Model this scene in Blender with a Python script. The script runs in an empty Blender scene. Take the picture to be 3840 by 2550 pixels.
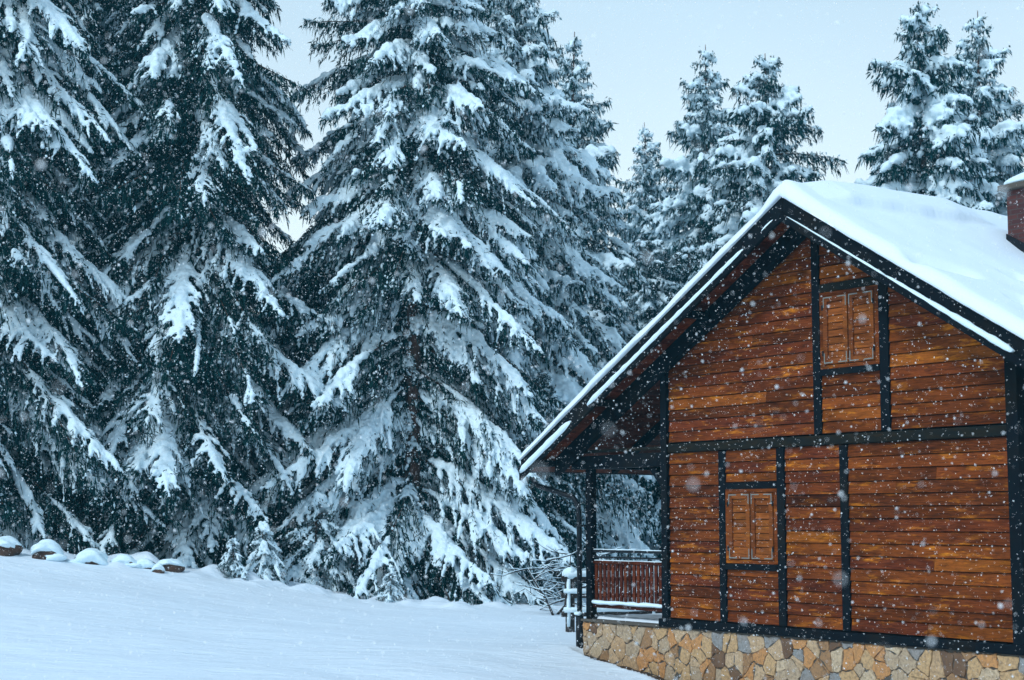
import bpy, math, random
import numpy as np
from mathutils import Vector

S = bpy.context.scene
col = S.collection
random.seed(7)
RNG = np.random.default_rng(11)

# ------------------------------------------------------------------ camera
CAM_H = 2.1
PITCH = 6.2475
cd = bpy.data.cameras.new("camera")
cam = bpy.data.objects.new("camera", cd)
col.objects.link(cam)
cam.location = (0, 0, CAM_H)
cam.rotation_euler = (math.radians(90 + PITCH), 0, 0)
cd.sensor_width = 36
cd.lens = 57.94
cd.clip_start = 0.1
cd.clip_end = 1000
cd.dof.use_dof = True
cd.dof.focus_distance = 27
cd.dof.aperture_fstop = 2.5
S.camera = cam

# ------------------------------------------------------------------ world
SUN_EL, SUN_ROT = 46.0, 226.0
w = bpy.data.worlds.new("World")
S.world = w
w.use_nodes = True
nt = w.node_tree
nt.nodes.clear()
wo = nt.nodes.new('ShaderNodeOutputWorld')
bg = nt.nodes.new('ShaderNodeBackground')
sky = nt.nodes.new('ShaderNodeTexSky')
sky.sky_type = 'NISHITA'
sky.sun_disc = False
sky.sun_elevation = math.radians(SUN_EL)
sky.sun_rotation = math.radians(SUN_ROT)
sky.air_density = 1.0
sky.dust_density = 4.0
tc = nt.nodes.new('ShaderNodeTexCoord')
sep = nt.nodes.new('ShaderNodeSeparateXYZ')
nt.links.new(tc.outputs['Generated'], sep.inputs[0])
rp = nt.nodes.new('ShaderNodeValToRGB')          # overcast cloud sheet: pale low down, brighter overhead
e = rp.color_ramp.elements
e[0].position = 0.0; e[0].color = (1.04, 1.17, 1.2, 1)
e[1].position = 1.0; e[1].color = (.27, .46, .66, 1)
for p_, c_ in ((.06, (1.0, 1.13, 1.17, 1)), (.18, (.86, 1.02, 1.10, 1)), (.30, (.60, .79, .93, 1)), (.6, (.31, .50, .70, 1))):
    q = e.new(p_); q.color = c_
nt.links.new(sep.outputs['Z'], rp.inputs[0])
cn = nt.nodes.new('ShaderNodeTexNoise')
cn.inputs['Scale'].default_value = 1.6
cn.inputs['Detail'].default_value = 4
nt.links.new(tc.outputs['Generated'], cn.inputs['Vector'])
cr = nt.nodes.new('ShaderNodeMapRange')
cr.inputs['From Min'].default_value = .3; cr.inputs['From Max'].default_value = .7
cr.inputs['To Min'].default_value = 9.0; cr.inputs['To Max'].default_value = 10.6
nt.links.new(cn.outputs[0], cr.inputs[0])
vm = nt.nodes.new('ShaderNodeVectorMath'); vm.operation = 'SCALE'
nt.links.new(rp.outputs[0], vm.inputs[0]); nt.links.new(cr.outputs[0], vm.inputs['Scale'])
mx = nt.nodes.new('ShaderNodeMixRGB'); mx.inputs[0].default_value = .88
nt.links.new(sky.outputs[0], mx.inputs[1]); nt.links.new(vm.outputs[0], mx.inputs[2])
nt.links.new(mx.outputs[0], bg.inputs[0])
bg.inputs[1].default_value = 0.1
nt.links.new(bg.outputs[0], wo.inputs[0])

sd = bpy.data.lights.new("sun", 'SUN')
sd.energy = 1.75
sd.angle = math.radians(11)
sd.color = (.86, .95, 1.0)
so = bpy.data.objects.new("sun", sd)
col.objects.link(so)
# Nishita: rotation measured from +Y clockwise seen from above
sr, se = math.radians(SUN_ROT), math.radians(SUN_EL)
sv = Vector((math.sin(sr) * math.cos(se), math.cos(sr) * math.cos(se), math.sin(se)))
so.rotation_euler = sv.to_track_quat('Z', 'Y').to_euler()
so.location = (0, -10, 30)

vs = S.view_settings
vs.view_transform = 'Standard'
vs.look = 'None'
vs.exposure = 0.24
vs.gamma = 1
vs.use_curve_mapping = False
S.render.engine = 'CYCLES'
S.cycles.use_denoising = True
S.cycles.max_bounces = 6
S.cycles.diffuse_bounces = 3
S.cycles.glossy_bounces = 2
S.cycles.volume_bounces = 0
S.cycles.use_adaptive_sampling = True
S.cycles.adaptive_threshold = .02

# ------------------------------------------------------------------ helpers
def nmesh(name, V, F, attrs=None, smooth=False):
    """mesh from numpy verts (n,3) and faces: (m,k) array or list of arrays"""
    me = bpy.data.meshes.new(name)
    V = np.asarray(V, np.float32)
    Fs = F if isinstance(F, list) else [F]
    Fs = [np.asarray(f, np.int32) for f in Fs if len(f)]
    me.vertices.add(len(V)); me.vertices.foreach_set('co', V.ravel())
    loops = np.concatenate([f.ravel() for f in Fs])
    tot = np.concatenate([np.full(len(f), f.shape[1], np.int32) for f in Fs])
    st = np.concatenate([[0], np.cumsum(tot)[:-1]]).astype(np.int32)
    me.loops.add(len(loops)); me.loops.foreach_set('vertex_index', loops)
    me.polygons.add(len(tot)); me.polygons.foreach_set('loop_start', st)
    me.polygons.foreach_set('loop_total', tot)
    if smooth:
        me.polygons.foreach_set('use_smooth', np.ones(len(tot), bool))
    for k, a in (attrs or {}).items():
        at = me.attributes.new(k, 'FLOAT', 'POINT')
        at.data.foreach_set('value', np.asarray(a, np.float32))
    me.update(calc_edges=True)
    return me

def link(name, me, mat=None, parent=None):
    o = bpy.data.objects.new(name, me)
    col.objects.link(o)
    if mat is not None and me is not None and not me.materials:
        me.materials.append(mat)
    if parent is not None:
        o.parent = parent
    return o

def tag(o, label=None, cat=None, group=None, kind=None):
    if label: o['label'] = label
    if cat: o['category'] = cat
    if group: o['group'] = group
    if kind: o['kind'] = kind
    return o

def empty(name, loc, rz=0.0):
    o = bpy.data.objects.new(name, None)
    col.objects.link(o)
    o.location = loc; o.rotation_euler = (0, 0, rz)
    o.empty_display_size = .3
    return o

class MB:
    """collects simple solids into one mesh"""
    def __init__(s): s.v = []; s.f = []; s.a = []
    def add(s, vs_, fs, a=0.0):
        b = len(s.v); s.v += [tuple(p) for p in vs_]; s.f += [tuple(i + b for i in f) for f in fs]; s.a += [a] * len(vs_)
    def box(s, x0, x1, y0, y1, z0, z1, a=0.0):
        s.add([(x0,y0,z0),(x1,y0,z0),(x1,y1,z0),(x0,y1,z0),(x0,y0,z1),(x1,y0,z1),(x1,y1,z1),(x0,y1,z1)],
              [(0,3,2,1),(4,5,6,7),(0,1,5,4),(1,2,6,5),(2,3,7,6),(3,0,4,7)], a)
    def prism(s, poly, y0, y1, a=0.0, tilt=None):
        """poly: (x,z) counter-clockwise seen from -y; tilt(z)-> y shift of the front"""
        n = len(poly)
        fr = [(x, y0 + (tilt(z) if tilt else 0), z) for x, z in poly]; bk = [(x, y1, z) for x, z in poly]
        s.add(fr + bk, [tuple(range(n)), tuple(range(2*n-1, n-1, -1))] + [(i, i+n, (i+1) % n + n, (i+1) % n) for i in range(n)], a)
    def tube(s, pts, rad, n=10, a=0.0, sq=1.0):
        pts = [Vector(p) for p in pts]
        if not hasattr(rad, '__len__'): rad = [rad] * len(pts)
        vv = []; ff = []
        ref = None
        for i, p in enumerate(pts):
            t = (pts[min(i+1, len(pts)-1)] - pts[max(i-1, 0)]).normalized()
            if ref is None:
                ref = t.cross(Vector((0, 0, 1)))
                if ref.length < .1: ref = Vector((1, 0, 0))
            ref = (ref - t * ref.dot(t)).normalized()
            up = ref.cross(t)
            for k in range(n):
                an = 2 * math.pi * k / n
                vv.append(p + ref * math.cos(an) * rad[i] + up * math.sin(an) * rad[i] * sq)
        for i in range(len(pts) - 1):
            for k in range(n):
                ff.append((i*n+k, i*n+(k+1) % n, (i+1)*n+(k+1) % n, (i+1)*n+k))
        ff.append(tuple(range(n-1, -1, -1))); ff.append(tuple(range((len(pts)-1)*n, len(pts)*n)))
        s.add(vv, ff, a)
    def build(s, name, mat, parent=None, bevel=0.0, smooth=False):
        me = bpy.data.meshes.new(name)
        me.from_pydata(s.v, [], s.f)
        at = me.attributes.new('tone', 'FLOAT', 'POINT')
        at.data.foreach_set('value', np.asarray(s.a, np.float32))
        if smooth: me.polygons.foreach_set('use_smooth', np.ones(len(s.f), bool))
        me.update()
        o = link(name, me, mat, parent)
        if bevel:
            m = o.modifiers.new('bevel', 'BEVEL'); m.width = bevel; m.segments = 2; m.limit_method = 'ANGLE'
        return o

def clip(poly, a, b, c):
    """keep a*x+b*z<=c"""
    out = []
    n = len(poly)
    for i in range(n):
        p, q = poly[i], poly[(i+1) % n]
        dp, dq = a*p[0]+b*p[1]-c, a*q[0]+b*q[1]-c
        if dp <= 0: out.append(p)
        if (dp < 0 < dq) or (dq < 0 < dp):
            t = dp / (dp - dq); out.append((p[0]+(q[0]-p[0])*t, p[1]+(q[1]-p[1])*t))
    return out

def vnoise(x, y, seed=0):
    """smooth value noise, numpy"""
    xi = np.floor(x).astype(np.int64); yi = np.floor(y).astype(np.int64)
    xf = x - xi; yf = y - yi
    def h(a, b):
        n = (a * 374761393 + b * 668265263 + seed * 974711) & 0xffffffff
        n = ((n ^ (n >> 13)) * 1274126177) & 0xffffffff
        return ((n ^ (n >> 16)) & 0xffff) / 65535.0
    u = xf*xf*(3-2*xf); v = yf*yf*(3-2*yf)
    return (h(xi,yi)*(1-u)+h(xi+1,yi)*u)*(1-v) + (h(xi,yi+1)*(1-u)+h(xi+1,yi+1)*u)*v

# ------------------------------------------------------------------ materials
class NT:
    def __init__(s, name):
        s.m = bpy.data.materials.new(name); s.m.use_nodes = True
        s.t = s.m.node_tree; s.b = s.t.nodes['Principled BSDF']; s.L = s.t.links.new
    def n(s, t, **k):
        o = s.t.nodes.new(t)
        for a, b in k.items():
            if a.startswith('_'): setattr(o, a[1:], b)
            else: o.inputs[a.replace('__', ' ')].default_value = b
        return o
    def coords(s, scale=(1, 1, 1)):
        c = s.n('ShaderNodeTexCoord'); m = s.n('ShaderNodeMapping'); m.inputs['Scale'].default_value = scale
        s.L(c.outputs['Object'], m.inputs[0]); return m.outputs[0]
    def noise(s, vec, scale, detail=4, rough=.5):
        o = s.n('ShaderNodeTexNoise', Scale=scale, Detail=detail, Roughness=rough); s.L(vec, o.inputs['Vector']); return o.outputs[0]
    def ramp(s, fac, stops, interp='LINEAR'):
        r = s.n('ShaderNodeValToRGB'); r.color_ramp.interpolation = interp
        el = r.color_ramp.elements
        while len(el) > 1: el.remove(el[-1])
        for i, (p, c) in enumerate(stops):
            q = el[0] if i == 0 else el.new(p)
            q.position = p; q.color = (*c, 1)
        s.L(fac, r.inputs[0]); return r.outputs[0]
    def mix(s, f, a, b, mode='MIX'):
        o = s.n('ShaderNodeMixRGB'); o.blend_type = mode
        for i, x in enumerate((f, a, b)):
            if hasattr(x, 'is_linked') or hasattr(x, 'links'): s.L(x, o.inputs[i])
            else: o.inputs[i].default_value = x if i == 0 else (*x, 1)
        return o.outputs[0]
    def math(s, op, a, b=0.0):
        o = s.n('ShaderNodeMath'); o.operation = op
        for i, x in enumerate((a, b)):
            if hasattr(x, 'links'): s.L(x, o.inputs[i])
            else: o.inputs[i].default_value = x
        return o.outputs[0]
    def attr(s, name):
        o = s.n('ShaderNodeAttribute'); o.attribute_name = name; return o.outputs['Fac']
    def bump(s, h, strength=.3, dist=.02):
        o = s.n('ShaderNodeBump', Strength=strength, Distance=dist); s.L(h, o.inputs['Height']); s.L(o.outputs[0], s.b.inputs['Normal'])
    def fin(s, color, rough=.6, spec=None):
        if hasattr(color, 'links'): s.L(color, s.b.inputs['Base Color'])
        else: s.b.inputs['Base Color'].default_value = (*color, 1)
        if hasattr(rough, 'links'): s.L(rough, s.b.inputs['Roughness'])
        else: s.b.inputs['Roughness'].default_value = rough
        if spec is not None: s.b.inputs['Specular IOR Level'].default_value = spec
        return s.m

def snow_mat(name, bscale=9, bstr=.25, bdist=.03, base=(.80, .86, .94)):
    k = NT(name); c = k.coords()
    n1 = k.noise(c, bscale, 5, .6); n2 = k.noise(c, bscale * 9, 2)
    h = k.math('ADD', n1, k.math('MULTIPLY', n2, .25))
    k.bump(h, bstr, bdist)
    colr = k.mix(k.noise(c, 2.0, 3), base, tuple(min(1, x * 1.05) for x in base))
    return k.fin(colr, .7, .2)

M = {}
M['snow'] = snow_mat('roof_snow', 3, .22, .04, (.75, .84, .92))
M['tree_snow'] = snow_mat('bough_snow', 8, .6, .04, (.73, .89, .98))

def ground_mat():
    k = NT('field_snow')
    tcn = k.n('ShaderNodeTexCoord'); mp = k.n('ShaderNodeMapping')
    mp.inputs['Rotation'].default_value = (0, 0, math.radians(-8)); mp.inputs['Scale'].default_value = (.9, 2.4, 1)
    k.L(tcn.outputs['Object'], mp.inputs[0])
    a = k.noise(mp.outputs[0], 1.4, 5, .55); b = k.noise(mp.outputs[0], 5.5, 4, .6)
    h = k.math('ADD', a, k.math('MULTIPLY', b, .4))
    k.bump(h, .9, .07)
    return k.fin(k.mix(a, (.72, .83, .93), (.80, .88, .95)), .65, .25)
M['ground'] = ground_mat()

def needle_mat():
    k = NT('spruce_needles'); c = k.coords()
    big = k.noise(c, 1.3, 3); t = k.attr('tone')
    g = k.mix(big, (.001, .019, .026), (.002, .034, .038))
    g = k.mix(k.math('MULTIPLY', t, .4), g, (.010, .048, .036))
    col_ = k.mix(k.attr('frost'), g, (.66, .84, .92))
    return k.fin(col_, .85, .08)
M['needles'] = needle_mat()

def bark_mat():
    k = NT('spruce_bark'); c = k.coords((3, 3, .6))
    n = k.noise(c, 6, 6, .7); k.bump(n, .8, .03)
    return k.fin(k.ramp(n, [(.3, (.035, .018, .014)), (.7, (.14, .065, .045))]), .9)
M['bark'] = bark_mat()

def plank_mat(name, dark, mid, amber, purple):
    k = NT(name); t = k.attr('tone')
    tcn = k.n('ShaderNodeTexCoord')
    off = k.n('ShaderNodeCombineXYZ'); k.L(k.math('MULTIPLY', t, 37.0), off.inputs[0]); k.L(k.math('MULTIPLY', t, 11.0), off.inputs[2])
    ad = k.n('ShaderNodeVectorMath'); ad.operation = 'ADD'; k.L(tcn.outputs['Object'], ad.inputs[0]); k.L(off.outputs[0], ad.inputs[1])
    def mp(sc):
        m = k.n('ShaderNodeMapping'); m.inputs['Scale'].default_value = sc; k.L(ad.outputs[0], m.inputs[0]); return m.outputs[0]
    grain = k.noise(mp((2.0, 8, 34)), 2.2, 6, .65)
    stain = k.noise(mp((1.3, 2, 7)), 1.3, 5, .7)
    tone = k.ramp(t, [(0, dark), (.35, mid), (.62, purple), (.80, mid), (1, tuple(.45 * x + .55 * y for x, y in zip(amber, mid)))])
    c1 = k.mix(k.ramp(grain, [(.30, (0, 0, 0)), (.72, (1, 1, 1))]), tone, mid)
    c1 = k.mix(.62, tone, c1)
    am = k.ramp(stain, [(.545, (0, 0, 0)), (.68, (1, 1, 1))])
    c2 = k.mix(k.math('MULTIPLY', am, k.math('MULTIPLY_ADD', t, .75)), c1, amber)
    dk = k.ramp(k.noise(mp((1.1, 2, 5)), 2.3, 6, .75), [(.30, (1, 1, 1)), (.50, (0, 0, 0))])
    c3 = k.mix(k.math('MULTIPLY', dk, .85), c2, dark)
    c4 = k.mix(1.0, k.mix(k.ramp(grain, [(.35, (.5, .5, .5)), (.6, (1, 1, 1))]), (0, 0, 0), c3), k.ramp(k.noise(mp((.5, 1, .8)), .9, 4, .6), [(.32, (.45, .40, .40)), (.62, (1.15, 1.1, 1.05))]), 'MULTIPLY')
    k.bump(grain, .35, .01)
    return k.fin(c4, k.ramp(stain, [(.3, (.45, .45, .45)), (.7, (.7, .7, .7))]), .05)
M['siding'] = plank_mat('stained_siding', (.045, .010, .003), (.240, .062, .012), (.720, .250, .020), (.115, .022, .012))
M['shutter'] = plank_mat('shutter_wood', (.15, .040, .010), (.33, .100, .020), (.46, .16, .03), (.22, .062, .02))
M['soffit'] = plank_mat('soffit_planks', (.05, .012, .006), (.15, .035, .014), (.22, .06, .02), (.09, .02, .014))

def black_mat():
    k = NT('black_stained_timber'); c = k.coords((3, 3, 3)); n = k.noise(c, 7, 5, .65)
    k.bump(n, .3, .006)
    big = k.noise(c, .5, 3)
    cc = k.mix(k.ramp(big, [(.5, (0, 0, 0)), (.68, (1, 1, 1))]), (.003, .005, .008), (.016, .012, .007))
    return k.fin(k.mix(n, cc, (.004, .006, .010)), .7, .07)
M['black'] = black_mat()

def belt_mat():
    k = NT('mossy_dark_timber'); c = k.coords((1, 3, 3)); n = k.noise(c, 4, 6, .7); k.bump(n, .3, .006)
    return k.fin(k.ramp(n, [(.35, (.008, .010, .011)), (.55, (.014, .012, .008)), (.75, (.030, .018, .009))]), .7, .08)
M['belt'] = belt_mat()

def metal_mat():
    k = NT('black_metal'); return k.fin((.006, .008, .012), .5, .2)
M['metal'] = metal_mat()
k = NT('pale_bracket_metal'); k.b.inputs['Metallic'].default_value = .3
M['bracket'] = k.fin((.20, .23, .22), .6)

def stone_mat():
    k = NT('field_stone'); t = k.attr('tone'); c = k.coords()
    base = k.ramp(t, [(0, (0.558, 0.357, 0.178)), (.16, (0.465, 0.349, 0.232)), (.30, (0.558, 0.264, 0.093)), (.44, (0.589, 0.449, 0.295)), (.56, (0.341, 0.186, 0.085)),
                      (.68, (0.527, 0.341, 0.186)), (.78, (0.132, 0.070, 0.039)), (.88, (0.27, 0.28, 0.28)), (.92, (0.558, 0.388, 0.232))], 'CONSTANT')
    n = k.noise(c, 7, 6, .7); n2 = k.noise(c, 24, 5, .7)
    c1 = k.mix(k.ramp(n, [(.4, (0, 0, 0)), (.7, (1, 1, 1))]), base, (.36, .20, .09))
    c1 = k.mix(.30, base, c1)
    c1 = k.mix(k.ramp(n2, [(.35, (.6, .6, .6)), (.55, (0, 0, 0))]), c1, (.10, .07, .05))
    k.bump(k.math('ADD', n, k.math('MULTIPLY', n2, .5)), .6, .02)
    return k.fin(c1, .6, .3)
M['stone'] = stone_mat()
k = NT('dark_mortar'); k.bump(k.noise(k.coords(), 30, 4), .5, .01); M['mortar'] = k.fin((.085, .072, .058), .9)

def brick_mat():
    k = NT('chimney_brick'); tcn = k.n('ShaderNodeTexCoord')
    sp = k.n('ShaderNodeSeparateXYZ'); k.L(tcn.outputs['Object'], sp.inputs[0])
    cb = k.n('ShaderNodeCombineXYZ'); k.L(k.math('ADD', sp.outputs[0], sp.outputs[1]), cb.inputs[0]); k.L(sp.outputs[2], cb.inputs[1])
    b = k.n('ShaderNodeTexBrick', Scale=1.0); k.L(cb.outputs[0], b.inputs['Vector'])
    b.inputs['Color1'].default_value = (.060, .012, .012, 1); b.inputs['Color2'].default_value = (.11, .026, .020, 1)
    b.inputs['Mortar'].default_value = (.06, .05, .05, 1); b.inputs['Mortar Size'].default_value = .007
    b.inputs['Brick Width'].default_value = .22; b.inputs['Row Height'].default_value = .07
    n = k.noise(tcn.outputs['Object'], 25, 4); k.bump(k.math('SUBTRACT', n, b.outputs['Fac']), .5, .01)
    return k.fin(k.mix(k.math('MULTIPLY', n, .5), b.outputs['Color'], (.04, .015, .015)), .85)
M['brick'] = brick_mat()

def rock_mat():
    k = NT('boulder_rock'); c = k.coords(); n = k.noise(c, 4, 7, .7); k.bump(n, 1, .05)
    return k.fin(k.ramp(n, [(.35, (.020, .014, .012)), (.6, (.09, .045, .028)), (.8, (.06, .06, .06))]), .9)
M['rock'] = rock_mat()
def soil_mat():
    k = NT('wet_leaf_soil'); c = k.coords(); n = k.noise(c, 16, 7, .75); k.bump(n, 1, .03)
    return k.fin(k.ramp(n, [(.35, (.010, .007, .005)), (.58, (.07, .035, .014)), (.72, (.16, .09, .04))]), .9)
M['soil'] = soil_mat()
M['old_wood'] = NT('weathered_wood').fin((.030, .022, .020), .9)
k = NT('snowflake'); M['flake'] = k.fin((.95, .98, 1.0), .9, .1)
k.b.inputs['Transmission Weight'].default_value = 0.0

# ------------------------------------------------------------------ terrain
def gh(x, y):
    """ground height"""
    x = np.asarray(x, float); y = np.asarray(y, float)
    px = np.array([-60, -25, -11.5, -7.3, -4.7, -2.7, 0.2, 1.6, 8, 60.])
    pz = np.array([4.6, 2.6, 1.44, .90, .52, .30, .13, .06, .0, .0])
    e = np.interp(x, px, pz)
    s = np.clip((y - 19) / 17.5, 0, 1); s = s * s * (3 - 2 * s) * .55 + s * .45
    z = e * s
    # small bank where the meadow ends on the left
    bank = 1 / (1 + np.exp(-(y - (34.2 + .12 * (x + 8))) / .35))
    z = z + .14 * bank * np.clip((-2.5 - x) / 5, 0, 1) - .05 * np.clip(-(x + 2.5) / 5, 0, 1) * np.exp(-((y - 33.3 - .12 * (x + 8)) / .8) ** 2)
    z = z + .09 * (vnoise(x * .30 + 40, y * .42 + 9, 3) - .5) + .045 * (vnoise(x * .55 + 4, y * 1.1 + x * .2, 6) - .5) + .025 * (vnoise(x * 1.1 + 5, y * 1.7, 5) - .5)
    far = np.clip((y - 37) / 60, 0, 1)
    return z + far * 1.0

phi = math.radians(35.233811951)
CO = Vector((2.33513, 25.0, 0.0))     # front left house corner
Ud = Vector((math.sin(phi), -math.cos(phi), 0)); Wd = Vector((math.cos(phi), math.sin(phi), 0))
V0 = .55                               # local z of the top of the stone plinth

xs = np.concatenate([np.linspace(-260, -16, 40)[:-1], np.linspace(-16, 8, 520), np.linspace(8, 260, 50)[1:]])
ys = np.concatenate([np.linspace(-40, 14, 20)[:-1], np.linspace(14, 41, 520), np.linspace(41, 420, 60)[1:]])
XX, YY = np.meshgrid(xs, ys)
ZZ = gh(XX, YY)
# bare strip of soil along the plinth: the snow ends just short of it
du = (XX - CO.x) * Ud.x + (YY - CO.y) * Ud.y; dw = (XX - CO.x) * Wd.x + (YY - CO.y) * Wd.y
dip = .115 * np.clip(du + 2.1, 0, 5) * np.clip((dw + 8) / 6.5, 0, 1) ** 2 * (3 - 2 * np.clip((dw + 8) / 6.5, 0, 1))
ZZ -= dip
edge = -.34 - .16 * np.clip((du + 2.2) / 2.5, 0, 1.6) + .12 * (vnoise(XX * 3.1, YY * 3.1, 8) - .5) + .05 * (vnoise(XX * 11, YY * 11, 18) - .5)
ins = np.clip((du + 2.15 - .15 * vnoise(YY * 4, XX * 4, 2)) / .14, 0, 1) * np.clip((dw - edge) / .13, 0, 1)
ins = ins * ins * (3 - 2 * ins)
ZZ = ins * np.minimum(ZZ, -.16 - dip) + (1 - ins) * (ZZ + .05 * np.exp(-np.clip(edge - dw, 0, 9) / .25) * (du > -2.6))
# clumps of fallen snow along the forest edge
for i in range(120):
    cx_ = RNG.uniform(-14, 2.6); cy_ = 36.3 + RNG.normal(0, .45) + .08 * (cx_ + 6)
    r = RNG.uniform(.10, .34); hh = r * RNG.uniform(.15, .6) * (1 if cx_ < -4 else .6)
    ZZ += hh * np.exp(-(((XX - cx_) ** 2 + ((YY - cy_) * .8) ** 2) / r ** 2) ** 1.4)
nx, ny = len(xs), len(ys)
idx = np.arange(nx * ny).reshape(ny, nx)
F = np.stack([idx[:-1, :-1], idx[:-1, 1:], idx[1:, 1:], idx[1:, :-1]], -1).reshape(-1, 4)
g = link('ground', nmesh('ground', np.stack([XX, YY, ZZ], -1).reshape(-1, 3), F, smooth=True), M['ground'])
tag(g, kind='structure')

# soil strip
sx = np.linspace(-2.25, 9, 180); sy = np.linspace(-1.0, .25, 26)
A, B = np.meshgrid(sx, sy)
PX = CO.x + A * Ud.x + B * Wd.x; PY = CO.y + A * Ud.y + B * Wd.y
PZ = -.06 - .115 * np.clip(A + 2.1, 0, 5) + .10 * np.clip(B + .55, 0, .6) + .05 * (vnoise(PX * 9, PY * 9, 4) - .5)
idx = np.arange(A.size).reshape(A.shape)
F = np.stack([idx[:-1, :-1], idx[:-1, 1:], idx[1:, 1:], idx[1:, :-1]], -1).reshape(-1, 4)
tag(link('bare_soil', nmesh('bare_soil', np.stack([PX, PY, PZ], -1).reshape(-1, 3), F, smooth=True), M['soil']), kind='structure')

# ------------------------------------------------------------------ trees
def tubes(P, Rr, ns=6, squash=.75):
    """P (B,n,3) polylines, Rr (B,n) radii -> verts, quads, caps(tris)"""
    Bn, n, _ = P.shape
    T = np.gradient(P, axis=1); T /= np.linalg.norm(T, axis=2, keepdims=True) + 1e-9
    Zv = np.array([0, 0, 1.0])
    side = np.cross(T, Zv); l = np.linalg.norm(side, axis=2, keepdims=True)
    side = np.where(l < .05, np.array([1.0, 0, 0]), side / np.maximum(l, 1e-6))
    up = np.cross(side, T)
    an = np.arange(ns) * 2 * math.pi / ns
    V = P[:, :, None, :] + (side[:, :, None, :] * np.cos(an)[None, None, :, None] + up[:, :, None, :] * (np.sin(an) * squash)[None, None, :, None]) * Rr[:, :, None, None]
    V = V.reshape(-1, 3)
    base = (np.arange(Bn) * n * ns)[:, None, None]
    i = np.arange(n - 1)[None, :, None]; k = np.arange(ns)[None, None, :]; k2 = (k + 1) % ns
    Q = np.stack([base + i*ns + k, base + i*ns + k2, base + (i+1)*ns + k2, base + (i+1)*ns + k], -1).reshape(-1, 4)
    # caps as fans over ring vertices
    b1 = (np.arange(Bn) * n * ns)[:, None]; c1 = b1 + np.arange(ns - 1, -1, -1)[None]
    c2 = b1 + (n - 1) * ns + np.arange(ns)[None]
    return V, Q, np.concatenate([c1, c2])

def remesh(V, Fs, vox, smooth_it=1, name='snow_load', amp=1.0):
    me = nmesh('tmp', V, Fs)
    o = bpy.data.objects.new('tmp', me); col.objects.link(o)
    m = o.modifiers.new('r', 'REMESH'); m.mode = 'VOXEL'; m.voxel_size = vox; m.use_smooth_shade = True
    m = o.modifiers.new('s', 'SMOOTH'); m.iterations = smooth_it; m.factor = .5
    dg = bpy.context.evaluated_depsgraph_get()
    out = bpy.data.meshes.new_from_object(o.evaluated_get(dg))
    bpy.data.objects.remove(o); bpy.data.meshes.remove(me)
    out.name = name
    n_ = len(out.vertices); co = np.empty(n_ * 3, np.float32); out.vertices.foreach_get('co', co); co = co.reshape(-1, 3)
    no = np.empty(n_ * 3, np.float32); out.vertices.foreach_get('normal', no); no = no.reshape(-1, 3)
    q_ = vox / .045
    d_ = vnoise(co[:, 0] * 9 / q_ + co[:, 2] * 5, co[:, 1] * 9 / q_ - co[:, 2] * 6, 3) + .5 * vnoise(co[:, 0] * 21 / q_ - co[:, 2] * 9, co[:, 1] * 21 / q_ + co[:, 2] * 13, 4) - .75
    co = co + no * (d_ * .085 * q_ * amp)[:, None]
    out.vertices.foreach_set('co', co.ravel())
    out.polygons.foreach_set('use_smooth', np.ones(len(out.polygons), bool))
    return out

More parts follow.
